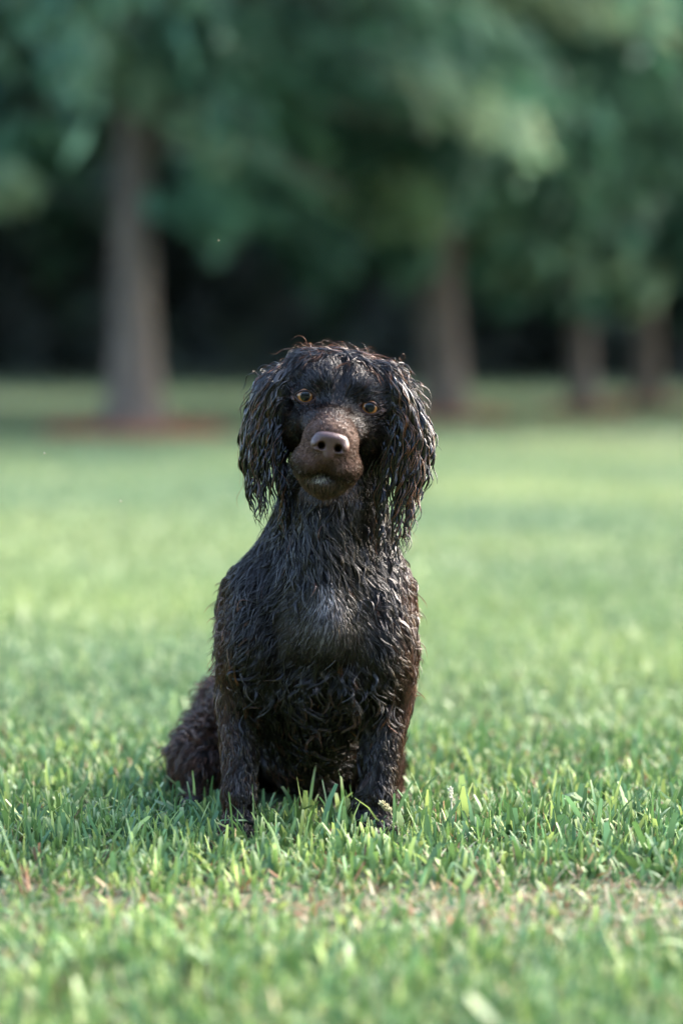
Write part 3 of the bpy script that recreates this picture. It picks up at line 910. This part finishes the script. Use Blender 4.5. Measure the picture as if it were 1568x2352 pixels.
# crown: longer loose curls with sun-bleached rusty tips
crown_w = (headish & (fq[:, 2] > .036) & (fq[:, 1] < -.020)).astype(float) * smooth(.036, .054, fq[:, 2])
n = 1300
r_ = pick(crown_w, n); q = toH(r_)
fl = (np.stack([np.sign(q[:, 0] + rng.normal(0, .015, n)) * (1.0 + 0 * q[:, 0]), rng.normal(-.15, .45, n), rng.normal(-.0, .35, n)], -1)) @ HM
gd = grow(r_, fl, rng.uniform(.022, .058, n), 14, rng.uniform(.10, .36, n), .22, .50, rng.uniform(.7, 1.9, n), off=.0012)
st = clump(gd, 6, .0016, .85, .0018)
ru = np.repeat((rng.random(n) < .42) * rng.uniform(.4, 1, n), 6)
coat.add(st, .00038, shade(len(st), 14, BLK * 1.2, RUST, ru))
# fine flyaways
n = 130
r_ = pick(crown_w, n)
gd = grow(r_, rng.normal(size=(n, 3)), rng.uniform(.02, .05, n), 12, rng.uniform(.6, 1.3, n), .05, .8, rng.uniform(.8, 1.8, n), off=.001)
coat.add(gd, .00026, shade(n, 12, BROWN * 1.5, RUST * 1.2, rng.random(n)))

# hooks of hair over the ears and crown outline
n = 100
ew = (((fpx < 655) | (fpx > 890)) & (fpy > 800) & (fpy < 1010) & (fc[:, 2] > .38)).astype(float) * (.25 + 1.5 * (fpy < 900))
r_ = pick(ew, n)
fl = np.stack([np.sign(r_[:, 0] + .01), rng.normal(-.1, .5, n), rng.normal(0, .6, n)], -1)
gd = grow(r_, fl, rng.uniform(.020, .045, n), 14, rng.uniform(.3, 1.1, n), .35, .7, rng.uniform(.6, 1.5, n), off=.004)
st = clump(gd, 3, .0008, .8, .0008)
coat.add(st, .00036, shade(len(st), 14, BLK * 1.5, RUST, np.repeat((rng.random(n) < .6) * rng.random(n), 3)))
# body coat, region by region
front = np.ones(len(fc))
def body_region(mask, n, flowfn, Lr, K, lift, grav, ca, ct, m, spread, close, r0, base, tip, tipf, jit=.001, off=.0008, into=None, chest_sheen=False):
    if mask.sum() == 0: return
    r_ = pick(mask.astype(float), n)
    L_ = rng.uniform(*Lr, n)
    gd = grow(r_, flowfn(r_), L_, K, rng.uniform(*lift, n), grav, ca, rng.uniform(*ct, n), off=off)
    st = clump(gd, m, spread, close, jit)
    tf = np.repeat((rng.random(n) < tipf) * rng.uniform(.3, 1, n), m)
    fk = flank(r_)[:, None] * rng.uniform(.3, 1, (n, 1))
    bs = np.repeat((base * (1 - fk) + BROWN * 1.5 * fk) * rng.uniform(.6, 1.5, (n, 1)), m, 0)
    if chest_sheen:
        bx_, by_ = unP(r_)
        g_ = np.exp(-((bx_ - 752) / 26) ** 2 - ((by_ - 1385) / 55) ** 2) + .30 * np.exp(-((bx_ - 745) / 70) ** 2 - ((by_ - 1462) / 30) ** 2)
        bs = bs + np.repeat((g_ * np.where(rng.random(n) < .42, rng.uniform(.6, 1.3, n), .12))[:, None], m, 0) * np.array([.30, .27, .27])  # pale grey streaks paint the sky sheen of wet chest hair
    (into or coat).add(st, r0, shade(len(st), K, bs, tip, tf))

def f_down(p):
    x = p[:, 0] + .03
    a = (vnoise(p + 3, 14) - .5) * 2.6
    return np.stack([x * 3 + a, .15 + 0 * x, -1 + 0 * x], -1)
neck = (~headish) & (~is_ear) & (fpy < 1330) & (fc[:, 2] > .25)
chest = (fpy >= 1330) & (fpy < 1600) & (fc[:, 1] < .35) & ~is_ear
legs = (fpy >= 1600) & (fc[:, 1] < .10) & ((fpx < 640) | (fpx > 820)) & (fc[:, 2] > .012)
belly = (fpy >= 1560) & (fpx > 600) & (fpx < 850) & (fc[:, 1] < .30) & (fc[:, 2] > .03)
haunch = (fc[:, 1] > .12) & (fpy > 1450) & (fc[:, 2] > .01)
fur_all = neck | chest | legs | belly | haunch
def flank(p):
    x_, y_ = unP(p)
    return np.maximum(smooth(880, 945, x_), smooth(560, 505, x_)) * (y_ > 1230)
body_region(fur_all, 16000, f_down, (.010, .020), 6, (.03, .15), .15, .25, (.2, .5), 4, .0016, .7, .00036, BLK * 1.3, BROWN, .1, into=under)
body_region(neck, 1500, f_down, (.022, .046), 10, (.05, .35), .3, .42, (.3, .9), 9, .0028, .95, .00050, BLK * 1.3, RUST * .5, .10)
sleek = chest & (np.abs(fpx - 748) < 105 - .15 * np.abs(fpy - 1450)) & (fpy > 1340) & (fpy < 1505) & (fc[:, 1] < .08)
body_region(sleek, 2600, f_down, (.012, .020), 6, (.02, .06), .1, .14, (.2, .5), 5, .0016, .8, .00048, BLK * 2.4, BROWN, .1, chest_sheen=True)  # paler base and streaks put the wet gloss into strand colour
body_region(chest & ~sleek, 2500, f_down, (.020, .038), 10, (.04, .24), .25, .42, (.2, .8), 10, .0030, .95, .00046, BLK * 1.5, RUST * .5, .10)
body_region(legs, 2200, f_down, (.009, .019), 8, (.05, .30), .25, .35, (.2, .7), 8, .0024, .94, .00042, BLK * 1.4, RUST * .5, .12)
body_region(belly, 1100, f_down, (.030, .060), 12, (.1, .6), .4, .75, (.4, 1.0), 9, .0028, .95, .0005, BLK * 1.2, BROWN * 2, .25)
body_region(haunch, 1500, f_down, (.012, .026), 8, (.1, .45), .15, .5, (.3, .9), 7, .0026, .85, .0005, BLK * 1.5, RUST * .5, .2)
curl_z = (fpy > 1525) & (fpy < 1820) & ((fpy < 1640) | (np.abs(fpx - 715) < 125)) & (fpx > 540) & (fpx < 905) & (fc[:, 1] < .16) & (fc[:, 2] > .04)
body_region(curl_z, 330, f_down, (.028, .052), 14, (.25, .75), .30, .95, (.5, .95), 9, .0020, .93, .00062, BLK * 1.6, RUST * .6, .12, jit=.0006)
curl_n = ((neck & (fpy > 1180)) | (chest & (fpy < 1420))) & (fc[:, 1] < .12) & (np.abs(fpx - 750) > 45)
body_region(curl_n, 150, f_down, (.025, .045), 14, (.2, .6), .25, .85, (.5, .95), 8, .0018, .93, .00058, BLK * 1.4, RUST * .5, .12, jit=.0006)
# hooks of hair standing off the outline: shoulder backs, flank, rump feathering
sh = chest & ((fpx < 530) | (fpx > 925))
body_region(sh, 230, lambda p: np.stack([np.sign(p[:, 0] + .03) * .6, 0 * p[:, 0], -.6 + 0 * p[:, 0]], -1) + rng.normal(0, .3, (len(p), 3)), (.018, .034), 10, (.6, 1.4), -.02, .5, (.2, .6), 3, .0008, .8, .00032, BROWN, RUST, .5)
rp = haunch & (fpx < 540) & (fpy < 1720)
body_region(rp, 300, lambda p: np.stack([-1 + 0 * p[:, 0], 0 * p[:, 0], .1 + 0 * p[:, 0]], -1), (.020, .042), 12, (.6, 1.3), -.03, .8, (.7, 1.3), 5, .0015, .85, .0005, BLK * 1.3, RUST * .5, .4)
coat.build('coat', M_fur, root)
under.build('undercoat', M_under, root)

# ------------------------------------------------------------------ long wet ear locks
def ear_locks(xin, xout, yend, n, side, seed):
    """locks hanging from the ear flap: xin/xout(y) are the inner and outer outline, yend(s) lowest tip"""
    rg = np.random.default_rng(seed)
    fur = Fur()
    yi, xi = np.array(xin).T; yo, xo = np.array(xout).T
    se, ye_ = np.array(yend).T
    K = 34
    s_ = rg.random(n)
    layer = rg.random(n)                                 # 0 front .. 1 back
    y0 = 806 + 236 * rg.random(n) ** 1.0
    nl = n // 3                                          # long locks gathered into ragged tails
    cen = np.sort(rg.random(9)) * .96 + .02
    s_[:nl] = np.clip(cen[rg.integers(0, 9, nl)] + rg.normal(0, .015, nl), 0, 1)
    ymax = np.interp(s_, se, ye_)
    y1 = y0 + (ymax - y0) * rg.uniform(.45, .80, n)
    y1[:nl] = y0[:nl] + (ymax[:nl] - y0[:nl]) * rg.uniform(.88, 1.10, nl)
    y1 = np.maximum(y1, y0 + 70)
    t_ = np.linspace(0, 1, K)[None]
    yy = y0[:, None] + (y1 - y0)[:, None] * t_
    sd = s_[:, None] + (rg.normal(0, 1, n) * np.where(np.arange(n) < nl, .03, .09))[:, None] * t_
    a_, b_ = np.interp(yy, yi, xi), np.interp(yy, yo, xo)
    xx = a_ + (b_ - a_) * sd
    # depth: locks wrap the flap
    bul = np.sqrt(np.clip(1 - (2 * np.clip(sd, 0, 1) - 1) ** 2, 0, 1))
    Yd = .030 + np.where(layer < .72, -1, 1)[:, None] * bul * .020 + (layer[:, None] - .3) * .010
    Yd = Yd + .030 * smooth(890, 800, yy)
    pts = P(xx, yy, Yd)
    # waves
    lam = rg.uniform(.034, .048, n)[:, None]; ph = (s_ * 23 + 2.2 * np.sin(s_ * 31))[:, None] + np.array([[0, 1.6]]) + rg.normal(0, .45, (n, 2))
    amp = (rg.uniform(.0010, .0034, n)[:, None]) * (.2 + 1.5 * t_)
    arc = (y1 - y0)[:, None] * t_ / 1900
    pts[..., 0] += amp * np.sin(arc / lam * 6.28 + ph[:, :1])
    pts[..., 1] += amp * np.sin(arc / lam * 6.28 + ph[:, 1:])
    hd = norm(H(0, -.06, -.01) - pts[:, :1])
    dive = (1 - smooth(0, .16, t_))[..., None] * .015
    pts = pts + hd * dive
    m = 5
    tw = rg.uniform(-.8, .8, n)[:, None, None]
    lr = rg.uniform(.0008, .0023, n)[:, None, None]
    an = (np.arange(m) * 2.4)[None, :, None] + rg.uniform(0, 6, n)[:, None, None]
    rad = (np.sqrt((np.arange(m) + .3) / m))[None, :, None] * lr * (1.0 - .93 * t_[None] ** 1.6) * (.30 + .70 * np.minimum(t_[None] * 5, 1))
    ang = an + tw * t_[None] * 6.28
    st = pts[:, None] + np.stack([np.cos(ang) * rad, np.sin(ang) * rad, 0 * rad + rg.normal(0, .0006, (n, m, 1))], -1)
    st = st.reshape(n * m, K, 3)
    d, nn = D.sample(st)
    st = st + nn * (np.clip(.0008 - d, 0, .012) * smooth(.02, .15, t_))[..., None]
    tf = np.repeat((rg.random(n) < .07) * rg.uniform(.3, .8, n), m)
    bs = np.repeat((BLK * 1.15) * rg.uniform(.7, 1.5, (n, 1)), m, 0)
    fur.add(st, np.repeat(rg.uniform(.0009, .0014, n), m), shade(n * m, K, bs, RUST * .8, tf, .25), sides=4)
    # single fine rusty strands
    k = 34
    sel = rg.integers(0, n, k)
    fs = pts[sel].copy() + rg.normal(0, .002, (k, 1, 3))
    fs[..., 1] -= .006
    fs[..., 0] += (rg.normal(0, .006, (k, 1)) * t_ ** 1.5)
    fur.add(fs, .00035, shade(k, K, BROWN * 2, RUST, .3 + .7 * rg.random(k)))
    return fur

fl_ = ear_locks([(785, 745), (800, 722), (830, 700), (870, 676), (900, 655), (950, 648), (1100, 652), (1300, 655)],
                [(785, 740), (791, 712), (800, 690), (815, 668), (832, 640), (862, 603), (900, 582), (930, 568), (1000, 550), (1080, 556), (1150, 570), (1300, 590)],
                [(0, 1240), (.3, 1230), (.6, 1170), (.8, 1225), (1, 1130)], 180, -1, 3)
fl_.build('ear_hair', M_lock, root)
fr_ = ear_locks([(785, 780), (800, 822), (830, 858), (870, 885), (900, 893), (950, 893), (1000, 885), (1060, 868), (1130, 858), (1300, 862)],
                [(785, 785), (791, 826), (800, 850), (815, 874), (845, 900), (882, 931), (930, 965), (1000, 996), (1060, 996), (1120, 988), (1200, 965), (1300, 955)],
                [(0, 1290), (.3, 1275), (.5, 1305), (.75, 1250), (1, 1150)], 210, 1, 4)
fr_.build('ear_hair', M_lock, root)

# ------------------------------------------------------------------ seed heads and gnats
M_seed = attr_mat('dry_seed', 0.7, 0.2, 0.2)
M_wing, t, b = new_mat('gnat_wing'); b.inputs['Base Color'].default_value = (.3, .28, .22, 1); b.inputs['Roughness'].default_value = .4
def seed_head(base, tip, n, size, colr, label):
    rt = empty('grass_seed_head', base); tag(rt, label, 'seed head', 'seed heads standing up out of the lawn')
    k = np.linspace(0, 1, 9)[:, None]
    base = np.array(base); tip = np.array(tip)
    path = base + (tip - base) * k + np.array([0, 0, 1.]) * (.006 * np.sin(k * math.pi))
    V, F = tubes(path[None], np.linspace(.0011, .0006, 9)[None], 6)
    mesh_np('stem', V, F, M_seed, rt, col=np.tile(np.array(colr) * .8, (len(V), 1)))
    tt = np.linspace(.45, 1, n)
    c = np.stack([np.interp(tt, k[:, 0], path[:, q_]) for q_ in range(3)], -1)
    ax = norm(tip - base)
    d = norm(ax * 1.1 + rand_dir(n) * .8)
    c = c + (d - ax * (d @ ax)[:, None]) * .0012
    ps = np.stack([c, c + d * size * .3, c + d * size * .7, c + d * size], 1)
    V, F = tubes(ps, np.tile([.0004, .0011, .0010, .0002], (n, 1)), 5)
    mesh_np('spikelets', V, F, M_seed, rt, col=np.repeat(np.array(colr) * rng.uniform(.7, 1.2, (n, 1)), 20, 0))
seed_head(P(915, 1905, -.02), P(876, 1848, -.035), 46, .006, (.46, .42, .25), 'pale yellowish seed head leaning beside the dog front paw on the right')
seed_head(P(1038, 1885, .02), P(1033, 1812, .02), 30, .004, (.62, .60, .50), 'thin whitish seed stalk standing up in the grass right of the dog')
for (gx0, gy0, Yg, lab) in ((502, 553, .0, 'tiny pale gnat in the air above and left of the dog head'), (103, 1042, .02, 'tiny pale gnat flying low near the left edge of the photo'), (278, 1152, .05, 'tiny pale gnat flying between the left tree and the dog ear')):
    c = P(gx0, gy0, Yg)
    rt = empty('gnat', c); tag(rt, lab, 'gnat', 'gnats in the air around the dog')
    k = np.array([-.0016, -.0009, 0, .0009, .0016])
    V, F = tubes((c + np.stack([k, k * .2, k * .1], -1))[None], np.array([[.0002, .0005, .0006, .0005, .0002]]), 6)
    mesh_np('body', V, F, M_seed, rt, col=np.tile([.3, .26, .18], (len(V), 1)))
    for sg in (-1, 1):
        w0 = c + np.array([0, 0, .0004])
        V = np.array([w0, w0 + [-.0012, .0012 * sg, .0010], w0 + [-.0006, .0028 * sg, .0018], w0 + [.0006, .0020 * sg, .0014]])
        mesh_np('wing', V, np.array([[0, 1, 2, 3]]), M_wing, rt)
